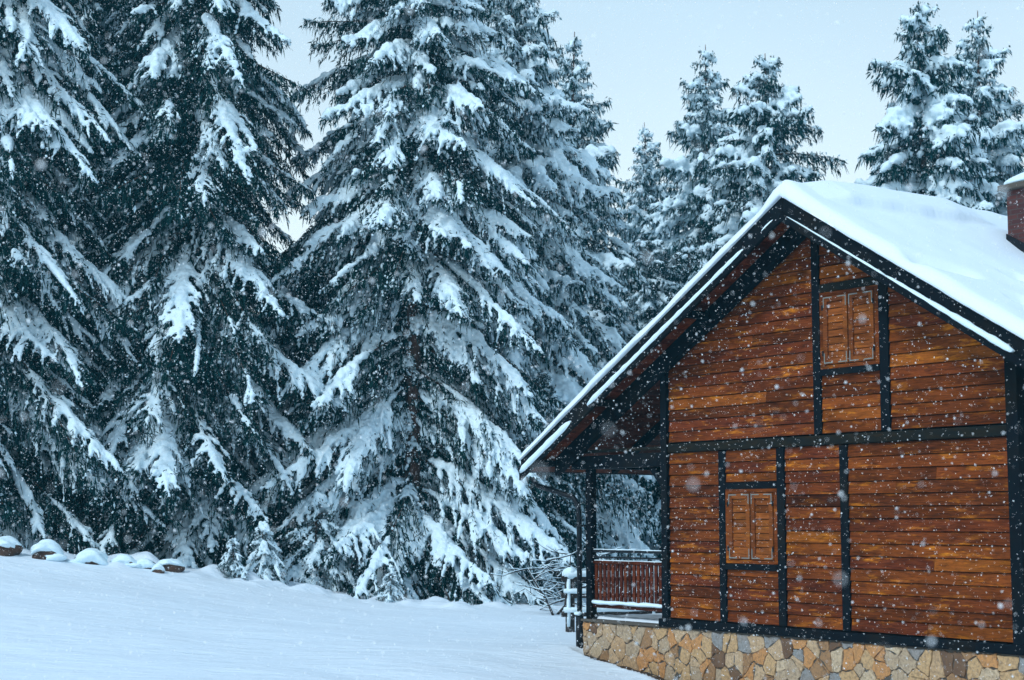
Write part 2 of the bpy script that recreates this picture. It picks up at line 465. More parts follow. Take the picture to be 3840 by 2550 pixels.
def gen_tree(seed, H, R, prof=.8, h0=.02, a0=.15, c0=.45, snow=.55, twigs=120000, vox=.05, spacing=.30, per=6, tw=1.0, rmin=.0, frost=.12, top_up=.35, fat=1.0, hang=1.0, dark_low=0.0, gap=None):
    """returns meshes trunk, crown, snow.  R: reach at the foot, prof: how fast the crown narrows"""
    r = np.random.default_rng(seed)
    hs = []
    h = h0 * H
    while h < H * .985:
        f = h / H
        nb = max(3, int(round(per * (1 - .35 * f) + r.uniform(-.7, .7))))
        az0 = r.uniform(0, 6.28)
        for i in range(nb):
            hs.append((h + r.normal(0, .07), az0 + i * 6.283 / nb + r.normal(0, .22)))
        h += spacing * (1 - .35 * f) * r.uniform(.75, 1.25) * (1 if H > 5 else .6)
    hs = np.array(hs); z0 = np.clip(hs[:, 0], .02, H * .985); az = hs[:, 1]; f = z0 / H
    NB = len(z0)
    L = (rmin * (1 - f) + (R - rmin) * (1 - f) ** prof) * np.clip(r.normal(.90, .20, NB), .40, 1.22)
    L *= 1 + .12 * np.sin(az * 2 + seed)
    if gap:   # a window of broken short boughs that lets the trunk show
        da = np.abs((az - math.radians(gap[0]) + math.pi) % (2 * math.pi) - math.pi)
        L *= np.where((da < math.radians(gap[1])) & (z0 > gap[2]) & (z0 < gap[3]), .15, 1)
    L = np.maximum(L, .12 * min(1, H / 5))
    a = a0 + r.normal(0, .10, NB) - (top_up + a0) * np.clip((f - .60) / .40, 0, 1)
    c = c0 * (1 - .6 * np.clip((f - .6) / .4, 0, 1)) * r.uniform(.7, 1.35, NB)
    e3 = r.uniform(.04, .16, NB)
    yaw = r.normal(0, .25, NB)
    load = np.clip(r.normal(snow, .32, NB), 0, 1.25)
    load *= np.clip(1 - dark_low * (1 - f), 0, 1)
    def spine(b, t):
        aa = az[b] + yaw[b] * t
        rr = L[b] * t
        return np.stack([rr * np.cos(aa), rr * np.sin(aa), z0[b] + L[b] * (-a[b] * t - c[b] * t * t + e3[b] * t ** 4)], -1)
    # branchlets
    stp = .085 * max(.8, min(1.2, H / 12)) if H > 4 else .07
    nbl = np.maximum(3, (L / stp).astype(int)) * 2
    bi = np.repeat(np.arange(NB), nbl)
    kk = np.concatenate([np.arange(n_) for n_ in nbl])
    t0 = (kk // 2 + .7) / (nbl[bi] / 2 + .4)
    t0 = np.clip(t0 + r.normal(0, .015, len(t0)), .06, .99)
    sgn = np.where(kk % 2 == 0, 1, -1)
    bl = L[bi] * .36 * (1.02 - t0) ** .75 * np.minimum(1, t0 * 2.2 + .25) * r.uniform(.6, 1.25, len(bi)) + .07
    bl = np.minimum(bl, 1.05)
    ang = az[bi] + yaw[bi] * t0 + sgn * r.uniform(.45, 1.1, len(bi))
    dh = np.stack([np.cos(ang), np.sin(ang), np.zeros(len(bi))], -1)
    P0 = spine(bi, t0)
    # local slope of the bough is shared by its branchlets
    dr = r.uniform(.25, .75, len(bi)); dr2 = r.uniform(.25, .8, len(bi)) * hang
    def blp(j, s):
        z = -(bl[j] * s) * dr[j] - bl[j] * s * s * dr2[j]
        p = P0[j] + dh[j] * (bl[j] * s)[..., None]
        p[..., 2] += z
        return p
    # twigs
    wgt = bl * (.6 + .8 * r.random(len(bl)))
    nb_tw = int(twigs * .72)
    j = r.choice(len(bl), nb_tw, p=wgt / wgt.sum())
    s = r.random(nb_tw)
    p1 = blp(j, s); d1 = dh[j] * .6
    n2_ = twigs - nb_tw
    b2 = r.choice(NB, n2_, p=L / L.sum()); t2 = r.random(n2_) ** .8
    p2 = spine(b2, t2); d2 = np.stack([np.cos(az[b2]), np.sin(az[b2]), np.zeros(n2_)], -1) * .3
    LB = np.clip(np.concatenate([L[bi[j]], L[b2]]) / 1.1, .38, 1)
    P = np.concatenate([p1, p2]); D = np.concatenate([d1, d2]); N = len(P)
    gz = r.uniform(.15, 1.2, N); lng = r.random(N) < .35
    gz[lng] += 1.6 * hang
    D = D + np.stack([r.normal(0, .38, N), r.normal(0, .38, N), -gz], -1)
    D /= np.linalg.norm(D, axis=1, keepdims=True)
    ln = r.uniform(.08, .20, N) * tw; ln[lng] *= r.uniform(1.2, 2.3, lng.sum()); ln *= LB
    sd_ = np.cross(D, r.normal(0, 1, (N, 3))); sd_ /= np.linalg.norm(sd_, axis=1, keepdims=True) + 1e-9
    wd = r.uniform(.011, .022, N)[:, None] * tw
    fz = r.random(N) < frost          # twigs that carry a small crust of snow: shorter and thicker
    ln[fz] *= .55; wd[fz] *= 2.0
    P = P + r.normal(0, .02, (N, 3)); P[:, 2] += np.where(r.random(N) < .16, r.uniform(.02, .11, N), 0) * fat
    V = np.stack([P, P + D * (ln * .4)[:, None] + sd_ * wd, P + D * ln[:, None], P + D * (ln * .4)[:, None] - sd_ * wd], 1).reshape(-1, 3)
    Fq = np.arange(4 * N).reshape(N, 4)
    tone = np.repeat(r.random(N), 4)
    fr = np.repeat(fz * r.uniform(.45, 1, N), 4)
    crown = nmesh('crown', V, Fq, {'tone': tone, 'frost': fr})
    # snow on spines
    t = np.linspace(.10, 1.02, 12)
    lo = load > .10
    bs = np.nonzero(lo)[0]
    PS = spine(bs[:, None].repeat(12, 1), np.broadcast_to(t, (len(bs), 12)))
    lump = np.clip(r.normal(1, .36, PS.shape[:2]), .25, 1.8)
    sc_ = np.clip(L[bs] / 1.6, .45, 1.15)
    RS = .095 * fat * load[bs][:, None] ** .6 * sc_[:, None] * lump * (.45 + .75 * np.sin(np.clip(t, 0, 1) * math.pi * .86 + .25))[None]
    RS *= np.where(.75 * vnoise(bs[:, None] * 7.31 + t[None] * L[bs][:, None] * 1.3, np.broadcast_to(bs[:, None] * 1.93, (len(bs), 12)), seed) + .125 < load[bs][:, None] * (.70 + .60 * t[None]) + .06, 1.0, .10)
    RS[:, -1] *= .45; RS[:, 0] *= .5
    PS = PS.copy(); PS[..., 2] += RS * .55
    V1, Q1, C1 = tubes(PS, RS, 7, .8)
    # snow on branchlets
    cl = .75 * vnoise(bi * 7.31 + t0 * L[bi] * 1.3, bi * 1.93, seed) + .25 * vnoise(bi * 3.31 + t0 * L[bi] * 2.6, sgn * 5.7 + bi * 1.9, seed + 1)
    keep = (cl + r.normal(0, .07, len(bi)) < load[bi] * (.42 + .66 * t0) - .01) & (load[bi] > .10) & (bl > .08)
    jb = np.nonzero(keep)[0]
    s6 = np.linspace(0, 1.0, 6)
    PB = blp(jb[:, None].repeat(6, 1), np.broadcast_to(s6, (len(jb), 6)))
    RB = .050 * fat * (load[bi[jb]][:, None] ** .5) * np.clip(r.normal(1, .33, PB.shape[:2]), .3, 1.8) * (1.28 - .85 * s6)[None] * np.clip(bl[jb] / .4, .55, 1.2)[:, None]
    RB[:, -1] *= .6
    PB = PB.copy(); PB[..., 2] += RB * .55
    V2, Q2, C2 = tubes(PB, RB, 6, .8)
    o1 = len(V1)
    snow_me = remesh(np.concatenate([V1, V2]), [np.concatenate([Q1, Q2 + o1]), C1, C2 + o1], vox)
    # trunk with the bare limbs inside the crown
    zt = np.linspace(-.4, H * .99, 14)
    PT = np.stack([.05 * np.sin(zt * .7 + seed), .05 * np.cos(zt * .5), zt], -1)[None]
    RT = (.012 * H + .04) * (1 - .96 * np.clip(zt / H, 0, 1))[None]
    VT, QT, CT = tubes(PT, RT, 10, 1)
    tl = np.linspace(0, .85, 5)
    PL = spine(np.arange(NB)[:, None].repeat(5, 1), np.broadcast_to(tl, (NB, 5)))
    RL = np.broadcast_to(.022 * (1 - tl) + .006, (NB, 5)) * np.clip(L / 2, .35, 1.2)[:, None]
    VL, QL, CL = tubes(PL, RL, 5, 1)
    trunk = nmesh('trunk', np.concatenate([VT, VL]), [np.concatenate([QT, QL + len(VT)]), CT, CL + len(VT)], smooth=True)
    trunk.materials.append(M['bark']); crown.materials.append(M['needles']); snow_me.materials.append(M['tree_snow'])
    return trunk, crown, snow_me

CX, CY, FF, YH = 1180.5, 784.0, 3800.0, 1200.0
def ground_at(px, depth):
    """world x for a column of the photograph at a given distance (used to lay the trees out on the ground)"""
    p = math.radians(PITCH)
    return (px - CX) / FF * depth / math.cos(p) * 1.0

TREES = {}
def place_tree(kind, px, depth, rz, label, scale=1.0, name='spruce_tree', cat='tree', group='snow laden spruces along the forest edge', dz=0.0, sz=None):
    x = ground_at(px, depth)
    o = empty(name, (x, depth, float(gh(x, depth)) + dz), math.radians(rz))
    o.scale = (scale, scale, sz or scale)
    for nm, me in zip(('trunk', 'crown', 'snow_load'), TREES[kind]):
        link(nm, me, None, o)
    return tag(o, label, cat, group)

TREES['column'] = gen_tree(3, 24, 3.6, prof=.36, snow=.60, a0=.34, c0=.48, twigs=430000, vox=.040, spacing=.29, per=7, top_up=.1, frost=.07, dark_low=.10, fat=.92)
TREES['giant'] = gen_tree(5, 19.5, 4.3, prof=.38, snow=.70, a0=.36, c0=.38, twigs=450000, vox=.040, spacing=.28, per=7, frost=.13, fat=1.0, top_up=.15, gap=(206, 42, 3.0, 8.4))
TREES['shaggy'] = gen_tree(8, 17.5, 4.9, prof=.70, snow=.74, a0=.25, c0=.40, twigs=330000, vox=.05, spacing=.30, per=7, frost=.42, tw=1.2, fat=1.15)
TREES['slim'] = gen_tree(13, 18.0, 4.7, prof=.80, snow=.85, a0=.08, c0=.28, twigs=140000, vox=.06, spacing=.46, per=6, frost=.45, tw=1.5, fat=1.25, hang=.7)
TREES['broad'] = gen_tree(22, 17.0, 5.4, prof=.70, snow=.85, a0=.18, c0=.34, twigs=190000, vox=.06, spacing=.46, per=6, frost=.25, tw=1.4, fat=1.4)
TREES['young'] = gen_tree(34, 9.5, 2.6, prof=.7, snow=.50, a0=.25, c0=.45, twigs=130000, vox=.045, spacing=.30, per=7, frost=.22, tw=1.2)
TREES['bush'] = gen_tree(55, 1.7, .95, prof=.5, snow=.75, a0=.15, c0=.6, twigs=9000, vox=.03, spacing=.22, per=6, frost=.25, tw=.7, fat=1.0)
HEIGHT = dict(column=24, giant=19.5, shaggy=17.5, slim=18, broad=17, young=9.5, bush=1.7)
TIPS = {1325: 62, 1492: 272, 1637: 92, 1772: 112, 2140: -12, 2275: 12}   # columns whose tree top shows, and how high it stands

NEAR = [
 ('column', -50, 38.0, 20, 'tall dark spruce cut off by the left edge of the photo', 1.0),
 ('column', 430, 40.0, 150, 'tall dark column-like spruce with its snowy boughs above the boulders', 1.0),
 ('giant', 950, 40.5, 70, 'large spruce with heavily snow-loaded drooping boughs in the middle of the row', .96),
 ('shaggy', 1180, 46.0, 0, 'frosted spruce just right of and behind the big middle one', 1.03),
 ('slim', 1325, 54.0, 40, 'slender spruce whose tip pokes out beside the frosted one', 1.0),
 ('slim', 1492, 66.0, 200, 'small far spruce with the lowest tip left of the roof', 1.0),
 ('slim', 1637, 62.0, 300, 'far slender spruce with the tallest tip left of the roof peak', 1.12),
 ('broad', 1772, 53.0, 10, 'spruce with thick snow pillows right behind the roof peak', 1.05),
 ('broad', 2140, 53.0, 120, 'broad spruce with thick snow pillows above the middle of the roof ridge', 1.18),
 ('slim', 2275, 56.0, 90, 'slender spruce rising behind the chimney', 1.15),
 ('young', 60, 45.0, 0, 'young spruce in the gap behind the tree at the left edge', 1.25),
 ('column', 190, 46.0, 250, 'tall shaded spruce behind the boulders, left of the column-like one', .95),
 ('young', 690, 46.0, 80, 'young spruce in the gap between the column-like and the middle spruce', .96),
 ('young', 630, 50.0, 190, 'shaded spruce deep in the gap left of the middle tree', .95),
 ('young', 790, 47.0, 280, 'young spruce hidden behind the left boughs of the middle tree', 1.15),
 ('young', 1120, 52.0, 30, 'young spruce deep behind the right boughs of the middle tree', 1.3),
 ('young', 1390, 52.0, 130, 'young spruce low down behind the eave tip', 1.0),
 ('giant', 1500, 60.0, 210, 'snowy spruce seen through the porch opening', .62),
 ('young', 1590, 50.0, 310, 'young spruce directly behind the porch', 1.1),
 ('young', 1300, 47.0, 60, 'young spruce behind the snowy fence post', .85),
 ('young', 1250, 43.0, 160, 'dark young spruce left of the fence post', .62),
 ('shaggy', 1960, 70.0, 100, 'far spruce hidden low behind the roof ridge', .62),
 ('young', 340, 49.0, 20, 'shaded young spruce deep behind the small boulders', 1.2),
]
for kd, px, dep, rz, lab, sc in NEAR:
    sz = None
    if px in TIPS:   # height of the tree from the elevation of its tip
        el_ = math.atan((CY - TIPS[px]) / FF) + math.radians(PITCH)
        sz = (CAM_H + math.tan(el_) * dep - float(gh(ground_at(px, dep), dep))) / (HEIGHT[kd] * 1.0)
    place_tree(kd, px, dep, rz, lab, sc, sz=sz)

for px, dep, rz, sc, lab in ((615, 37.0, 0, .75, 'small snow-covered bush right of the flat-capped rock'),
                             (740, 38.6, 90, 1.25, 'taller snowy sapling in front of the gap left of the middle spruce'),
                             (545, 36.2, 200, .5, 'lowest snow-covered bush nearest the boulders'),
                             (905, 36.3, 140, .45, 'tiny snowy sapling at the left foot of the middle spruce')):
    place_tree('bush', px, dep, rz, lab, sc, 'snowy_bush', 'bush', 'snow covered bushes at the forest edge')

# ------------------------------------------------------------------ bare winter shrub by the porch
def bare_shrub(px, depth, label, seed, h=3.2):
    rr = random.Random(seed)
    x = ground_at(px, depth)
    o = empty('bare_shrub', (x, depth, float(gh(x, depth))))
    tag(o, label, 'shrub', None)
    tr = MB(); sn = MB()
    def grow(p, d, l, r_, lv):
        pts = [p]; n = 4
        for i in range(n):
            d = (d + Vector((rr.gauss(0, .16), rr.gauss(0, .12), rr.gauss(.0, .08)))).normalized()
            pts.append(pts[-1] + d * l / n)
        rad = [r_ * (1 - .7 * i / n) for i in range(n + 1)]
        tr.tube(pts, rad, 5)
        if l > 0:
            sn.tube([q + Vector((0, 0, r_ + .012)) for q in pts], [.011 * rr.uniform(.6, 1.4) * (1 if abs(d.z) < .6 else .5) for _ in pts], 6, sq=.8)
        if lv:
            for q in pts[1:]:
                for _ in range(1 if lv == 1 else 2):
                    a_ = rr.uniform(0, 6.28)
                    grow(q, Vector((math.cos(a_), math.sin(a_) * .6, rr.uniform(-.25, .5))).normalized(), l * .5, r_ * .5, lv - 1)
    for i in range(3):
        grow(Vector((rr.uniform(-.3, .3), rr.uniform(-.2, .2), 0)), Vector((rr.gauss(0, .3), rr.gauss(0, .2), 1)).normalized(), h * rr.uniform(.7, 1), .03, 2)
    tr.build('stem', M['old_wood'], o, smooth=True); sn.build('snow_load', M['tree_snow'], o, smooth=True)
bare_shrub(1290, 35.5, 'bare shrub with thin snowy twigs left of the drainpipe', 4, 1.6)


# ------------------------------------------------------------------ boulders
def blob(r, seed, n=3, rough=.25, sq=(1, 1, 1)):
    import bmesh
    bm = bmesh.new(); bmesh.ops.create_icosphere(bm, subdivisions=n, radius=1)
    V = np.array([v.co[:] for v in bm.verts]); Fc = np.array([[v.index for v in f.verts] for f in bm.faces]); bm.free()
    k = 1 + rough * (vnoise(V[:, 0] * 1.7 + seed * 3.1, V[:, 1] * 1.7 + V[:, 2] * 2.1 + seed, seed) - .5) * 2 + rough * .4 * (vnoise(V[:, 0] * 5 + seed, V[:, 2] * 5 + V[:, 1] * 4, seed + 7) - .5)
    return V * k[:, None] * r * np.array(sq), Fc

ROCKS = [  # px, depth, width m, height m, snow thickness, label
 (25, 34.6, .33, .20, .17, 'large boulder with a thick snow cap at the left edge'),
 (120, 34.7, .29, .22, .17, 'brown boulder with a rounded snow cap, second from the left edge'),
 (225, 35.0, .33, .18, .20, 'boulder almost buried under a pointed snow mound'),
 (298, 35.2, .26, .13, .14, 'low snow-buried rock right of the pointed mound'),
 (348, 35.3, .22, .12, .12, 'small rock under snow in the middle of the rock row'),
 (378, 34.9, .13, .10, .10, 'little rock with a round snow ball cap beside the flat-capped one'),
 (405, 35.4, .27, .16, .10, 'dark rock with a flat overhanging snow cap, last of the row'),
]
for i, (px, dep, wd_, ht, st, lab) in enumerate(ROCKS):
    x = ground_at(px, dep); z = float(gh(x, dep))
    o = empty('boulder', (x, dep, z))
    tag(o, lab, 'boulder', 'boulders with snow caps along the meadow edge')
    V, Fc = blob(1, i + 3, 3, .3, (wd_, wd_ * .8, ht)); V[:, 2] += ht * .35
    link('rock', nmesh('rock', V, Fc, smooth=True), M['rock'], o)
    V, Fc = blob(1, i + 23, 4, .22, (wd_ * 1.12, wd_ * .95, st))
    lowm = V[:, 2] < 0
    V[:, 2] = np.where(lowm, V[:, 2] * (.9 if i in (2, 3, 4) else .5), V[:, 2]) + ht * (1.05, .95, .75, .7, .7, .9, 1.05)[i]
    V[:, 2] -= .5 * (V[:, 0] / wd_) ** 2 * st
    link('snow_cap', nmesh('snow_cap', V, Fc, smooth=True), M['tree_snow'], o)
    if i in (0, 1, 2, 3, 4):
        V, Fc = blob(1, i + 43, 3, .35, (wd_ * .8, wd_ * .4, ht * .42)); V += np.array([wd_ * (.7 if i % 2 else -.8), -.12, .02])
        link('snow_cap', nmesh('snow_cap', V, Fc, smooth=True), M['tree_snow'], o)

# ------------------------------------------------------------------ snowy fence
def fence():
    o = empty('wooden_fence', (1.08, 31.0, float(gh(1.08, 31.0))), math.radians(18))
    tag(o, 'old wooden fence heaped with snow behind the drainpipe', 'fence')
    for i in range(4):
        m = MB(); m.box(i*1.7-.07, i*1.7+.07, -.07, .07, -.3, 1.0); p = m.build('post', M['old_wood'], o, .01)
        V, Fc = blob(1, 60 + i, 3, .15, (.15, .14, .13)); V[:, 2] += 1.07; V[:, 0] += i * 1.7
        link('snow_cap', nmesh('snow_cap', V, Fc, smooth=True), M['tree_snow'], p)
        s_ = MB(); s_.tube([(i*1.7-.06, -.085, z) for z in (.1, .4, .7, .98)], [.03, .04, .035, .04], 8); s_.build('plastered_snow', M['tree_snow'], p, smooth=True)
    for z in (.28, .62, .93):
        m = MB(); m.box(-.2, 5.3, -.10, -.072, z, z+.10); q = m.build('rail', M['old_wood'], o)
        s_ = MB(); s_.tube([(-.15+t*.3, -.095, z+.13+random.uniform(-.01, .01)) for t in range(18)], [random.uniform(.045, .07) for _ in range(18)], 8, sq=.9)
        s_.build('snow_cap', M['tree_snow'], q, smooth=True)
fence()

# ------------------------------------------------------------------ cabin
root = empty('log_cabin', (CO.x, CO.y, 0.0), math.radians(-(90 - 35.233811951)))
tag(root, 'brown wooden cabin with black timbers on a stone base, snow on its gable roof', 'cabin')
AP = 3.17                      # apex u
SL, SR = .556, .593            # roof pitches
EL, ER = -2.92, 8.6            # eaves
TOPV = 5.93 + V0; SOFV = 5.59 + V0
DEEP = 10.6                    # length of the house
OH = .60
def z_top(u): return TOPV - (SL * (AP - u) if u < AP else SR * (u - AP))
def z_sof(u): return SOFV - (SL * (AP - u) if u < AP else SR * (u - AP))

# siding: one piece per board and panel
def under_gable(poly, drop=-.03):
    c = SOFV - drop
    poly = clip(poly, -SL, 1, c - SL * AP)   # z <= c - SL*(AP-u)
    return clip(poly, SR, 1, c + SR * AP) if poly else poly
panels = [(.09, 1.20, .10, 2.55, None), (1.335, 2.39, .10, 2.55, (.85, 2.09)), (2.54, 3.58, .10, 2.55, None), (3.72, 6.33, .10, 2.55, None),
          (.09, 3.13, 2.71, 6.0, None), (3.27, 4.33, 2.71, 6.0, (3.5, 4.75)), (4.49, 6.33, 2.71, 6.0, None)]
sid = MB(); rb = random.Random(5)
for (u0, u1, v0, v1, hole) in panels:
    v = .10 - .163 * 2
    while v < v1:
        tone = rb.choice([rb.uniform(0, .4), rb.uniform(.1, .6), rb.uniform(.3, .75), rb.uniform(.6, .95)])
        joint = rb.uniform(u0 + .6, u1 - .6) if (u1 - u0 > 2 and rb.random() < .35) else None
        a_, b_ = max(v, v0), min(v + .163, v1)
        v += .163
        if b_ - a_ < .004: continue
        segs = [(a_, b_)]
        if hole:
            segs = [s_ for s_ in ((a_, min(b_, hole[0])), (max(a_, hole[1]), b_)) if s_[1] - s_[0] > .004]
        for (c_, d_) in segs:
            for (x0, x1, dt) in (((u0, u1, 0),) if joint is None else ((u0, joint - .002, 0), (joint + .002, u1, .3))):
                poly = under_gable([(x0, c_ + V0 + .010), (x1, c_ + V0 + .010), (x1, d_ + V0), (x0, d_ + V0)])
                if len(poly) < 3: continue
                top = d_ + V0
                j_ = rb.uniform(0, .003)
                sid.prism(poly, -.002 - j_, .04, (tone + dt) % 1.0, tilt=lambda z, top=top: -.022 * min(1, (top - z) / .163))
sid.build('siding', M['siding'], root)
# body of the house behind the siding
m = MB()
body = [(.02, .02 + V0), (6.42, .02 + V0), (6.42, z_sof(6.42) + .03), (AP, SOFV + .03), (.02, z_sof(.02) + .03)]
m.prism(body, .045, DEEP - .8, .3)
m.build('wall', M['black'], root)

def part(name, mat, u0, u1, w0, w1, v0, v1, parent=root, bevel=.008):
    m = MB(); m.box(u0, u1, w0, w1, v0 + V0, v1 + V0); return m.build(name, mat, parent, bevel)
def post(u0, u1, w0=-.045, v0=.10, v1=2.55, gable=False, mat='black', name='stud'):
    m = MB()
    poly = [(u0, v0 + V0), (u1, v0 + V0), (u1, v1 + V0), (u0, v1 + V0)]
    if gable: poly = under_gable(poly, .004)
    m.prism(poly, w0, .03); return m.build(name, M[mat], root, .006)
post(-.055, .080, -.07, .0, 6, True, name='corner_post')
post(6.332, 6.505, -.07, -.02, 6, True, name='corner_post')
for a_, b_ in ((1.202, 1.333), (2.392, 2.538), (3.582, 3.718)): post(a_, b_)
post(3.132, 3.268, -.045, 2.712, 6, True); post(4.332, 4.488, -.045, 2.712, 6, True)
part('belt_beam', M['belt'], .09, 6.33, -.052, .03, 2.565, 2.695)
part('sill_beam', M['black'], -.12, 6.505, -.085, .03, -.028, .090)
part('header_beam', M['black'], 1.335, 2.39, -.04, .03, 1.995, 2.09)
part('window_sill', M['black'], 1.335, 2.39, -.055, .03, .85, .938)
part('header_beam', M['belt'], 3.27, 4.33, -.04, .03, 4.635, 4.75)
part('window_sill', M['black'], 3.27, 4.33, -.05, .03, 3.50, 3.585)
part('knee_block', M['black'], 5.95, 6.33, -.055, .02, 3.86, 3.93)

def window(u0, u1, v0, v1):
    f = MB(); t_ = .07
    for b_ in ((u0, u0+t_, v0, v1), (u1-t_, u1, v0, v1), (u0+t_, u1-t_, v0, v0+t_*.75), (u0+t_, u1-t_, v1-t_*.75, v1)):
        f.box(b_[0], b_[1], -.035, .03, b_[2]+V0, b_[3]+V0, .3)
    f.build('window_frame', M['siding'], root, .004)
    m_ = (u0 + u1) / 2
    for (a_, b_, hs_) in ((u0+t_+.006, m_-.012, -1), (m_+.012, u1-t_-.006, 1)):
        s_ = MB(); c_, d_ = v0+t_*.75+.008+V0, v1-t_*.75-.008+V0; r_ = .075
        s_.box(a_, a_+r_, -.052, -.012, c_, d_, .6); s_.box(b_-r_, b_, -.052, -.012, c_, d_, .75)
        s_.box(a_+r_, b_-r_, -.052, -.012, c_, c_+r_, .5); s_.box(a_+r_, b_-r_, -.052, -.012, d_-r_, d_, .65)
        n = 8; st_ = (d_-c_-2*r_) / n
        for i in range(n):
            z0_ = c_+r_+i*st_
            s_.prism([(a_+r_, z0_+.004), (b_-r_, z0_+.004), (b_-r_, z0_+st_-.003), (a_+r_, z0_+st_-.003)], -.024, -.01, rb.uniform(.2, 1), tilt=lambda z, z0_=z0_: -.012*(1-(z-z0_)/st_))
        sh = s_.build('shutter', M['shutter'], root, .003)
        q = .014; lx, lz = .16, .14
        for (zz, sz) in ((c_+.012, 1), (d_-.012, -1)):
            for c0_, c1_, xx in ((a_+.012, a_+.012+lx, a_+.012), (b_-.012-lx, b_-.012, b_-.012-q)):
                k_ = MB()
                o0, o1 = (q, lx) if xx == c0_ else (0, lx-q)
                pl_ = [(xx, zz), (xx+q, zz), (xx+q, zz+sz*lz), (xx, zz+sz*lz)] if sz > 0 else [(xx, zz-lz), (xx+q, zz-lz), (xx+q, zz), (xx, zz)]
                d_x = 1 if xx == c0_ else -1; xo = c0_ if d_x > 0 else c1_
                L_ = [(0, 0), (lx, 0), (lx, q), (q, q), (q, lz), (0, lz)]
                L_ = [(xo+d_x*x_, zz+sz*z_) for x_, z_ in L_]
                if d_x*sz < 0: L_ = L_[::-1]
                k_.prism(L_, -.057, -.050); k_.build('bracket', M['bracket'], sh)
        hx = a_ - .004 if hs_ < 0 else b_ + .004
        for zz in (c_+.15, d_-.15):
            h_ = MB(); h_.tube([(hx, -.058, zz-.035), (hx, -.058, zz+.035)], .012, 8); h_.build('hinge', M['metal'], sh)
window(1.336, 2.389, .94, 1.993)
window(3.271, 4.329, 3.587, 4.633)

# stone plinth: mortar core plus stones cut as a Voronoi patchwork
part('plinth_core', M['mortar'], -2.0, 6.5, -.030, DEEP - 1, -1.0, -.035, bevel=0)
st = MB(); rs = random.Random(12)
def stone_face(u0, u1, v0, v1, mk):
    seeds = []
    tries = 0
    while tries < 9000:
        tries += 1
        p = (rs.uniform(u0, u1), rs.uniform(v0, v1)); rad = .17 + .17 * (vnoise(np.array(p[0]*1.7), np.array(p[1]*2.0+5), 9))
        if all((p[0]-q[0])**2 + ((p[1]-q[1])*1.0)**2 > (rad*rs.uniform(.42, 1.1))**2 for q in seeds): seeds.append(p)
        if len(seeds) > (u1-u0)*(v1-v0)/.045: break
    wt = [rs.uniform(0, .016) for _ in seeds]
    for i, p in enumerate(seeds):
        poly = [(u0, v0), (u1, v0), (u1, v1), (u0, v1)]
        for j, q in enumerate(seeds):
            if i == j or abs(q[0]-p[0]) > .9: continue
            a_, b_ = q[0]-p[0], q[1]-p[1]; c_ = (q[0]**2+q[1]**2-p[0]**2-p[1]**2)/2 + (wt[i]-wt[j])/2
            poly = clip(poly, a_, b_, c_)
            if len(poly) < 3: break
        if len(poly) < 3: continue
        cx0 = sum(v_[0] for v_ in poly)/len(poly); cz0 = sum(v_[1] for v_ in poly)/len(poly)
        # chamfer the corners so the stones do not look machine cut, jitter, inset
        pl = []
        n = len(poly)
        for i2 in range(n):
            A_, B_ = poly[i2], poly[(i2+1) % n]
            for t_ in (.05, .35, .65, .95):
                jx = rs.gauss(0, .009)
                pl.append((A_[0]+(B_[0]-A_[0])*t_+jx, A_[1]+(B_[1]-A_[1])*t_+rs.gauss(0, .009)))
        def ins_(d_):
            out = []
            for x_, z_ in pl:
                dx, dz = cx0-x_, cz0-z_; l_ = math.hypot(dx, dz)+1e-6; k_ = min(d_, l_*.6)
                out.append((x_+dx/l_*k_, z_+dz/l_*k_))
            return out
        r0, r1, r2 = ins_(.003), ins_(.005), ins_(.012); n = len(pl)
        dep = rs.uniform(.036, .050); tone = rs.random()
        tl_x, tl_z = rs.gauss(0, .03), rs.gauss(0, .03)
        vv = [mk(x_, .012, z_) for x_, z_ in r0] + [mk(x_, -dep*.7, z_) for x_, z_ in r1] + [mk(x_, -dep-(x_-cx0)*tl_x-(z_-cz0)*tl_z, z_) for x_, z_ in r2]
        ff = [(i2+o_, (i2+1) % n+o_, (i2+1) % n+n+o_, i2+n+o_) for o_ in (0, n) for i2 in range(n)] + [tuple(range(2*n, 3*n))]
        ff = [f_[::-1] for f_ in ff[:-1]] + [ff[-1]]
        st.add(vv, ff, tone)
stone_face(-2.03, 6.5, -.95+V0, -.05+V0, lambda x, y, z: (x, y, z))
stone_face(0, 3.0, -.95+V0, -.05+V0, lambda x, y, z: (-2.0+y, 3.0-x, z))
st.build('stone_base', M['stone'], root)
m = MB(); m.box(-2.06, -.12, -.075, DEEP-1, -.046+V0, -.008+V0); m.build('porch_floor', M['mortar'], root, .006)
# thin drift on the porch floor
A_, B_ = np.meshgrid(np.linspace(-1.98, -.2, 60), np.linspace(.12, 4.5, 120))
hN = .045 * vnoise(A_*1.6+3, B_*1.3, 6) + .02 * vnoise(A_*6, B_*6, 2) + .02
ed = np.minimum(np.minimum(A_+1.98, -.2-A_), np.minimum(B_-.12, 4.5-B_)); hN *= np.clip(ed/.12, 0, 1)**.5
idx = np.arange(A_.size).reshape(A_.shape)
F = np.stack([idx[:-1, :-1], idx[:-1, 1:], idx[1:, 1:], idx[1:, :-1]], -1).reshape(-1, 4)
link('floor_snow', nmesh('floor_snow', np.stack([A_, B_, hN - .006 + V0], -1).reshape(-1, 3), F, smooth=True), M['snow'], root)

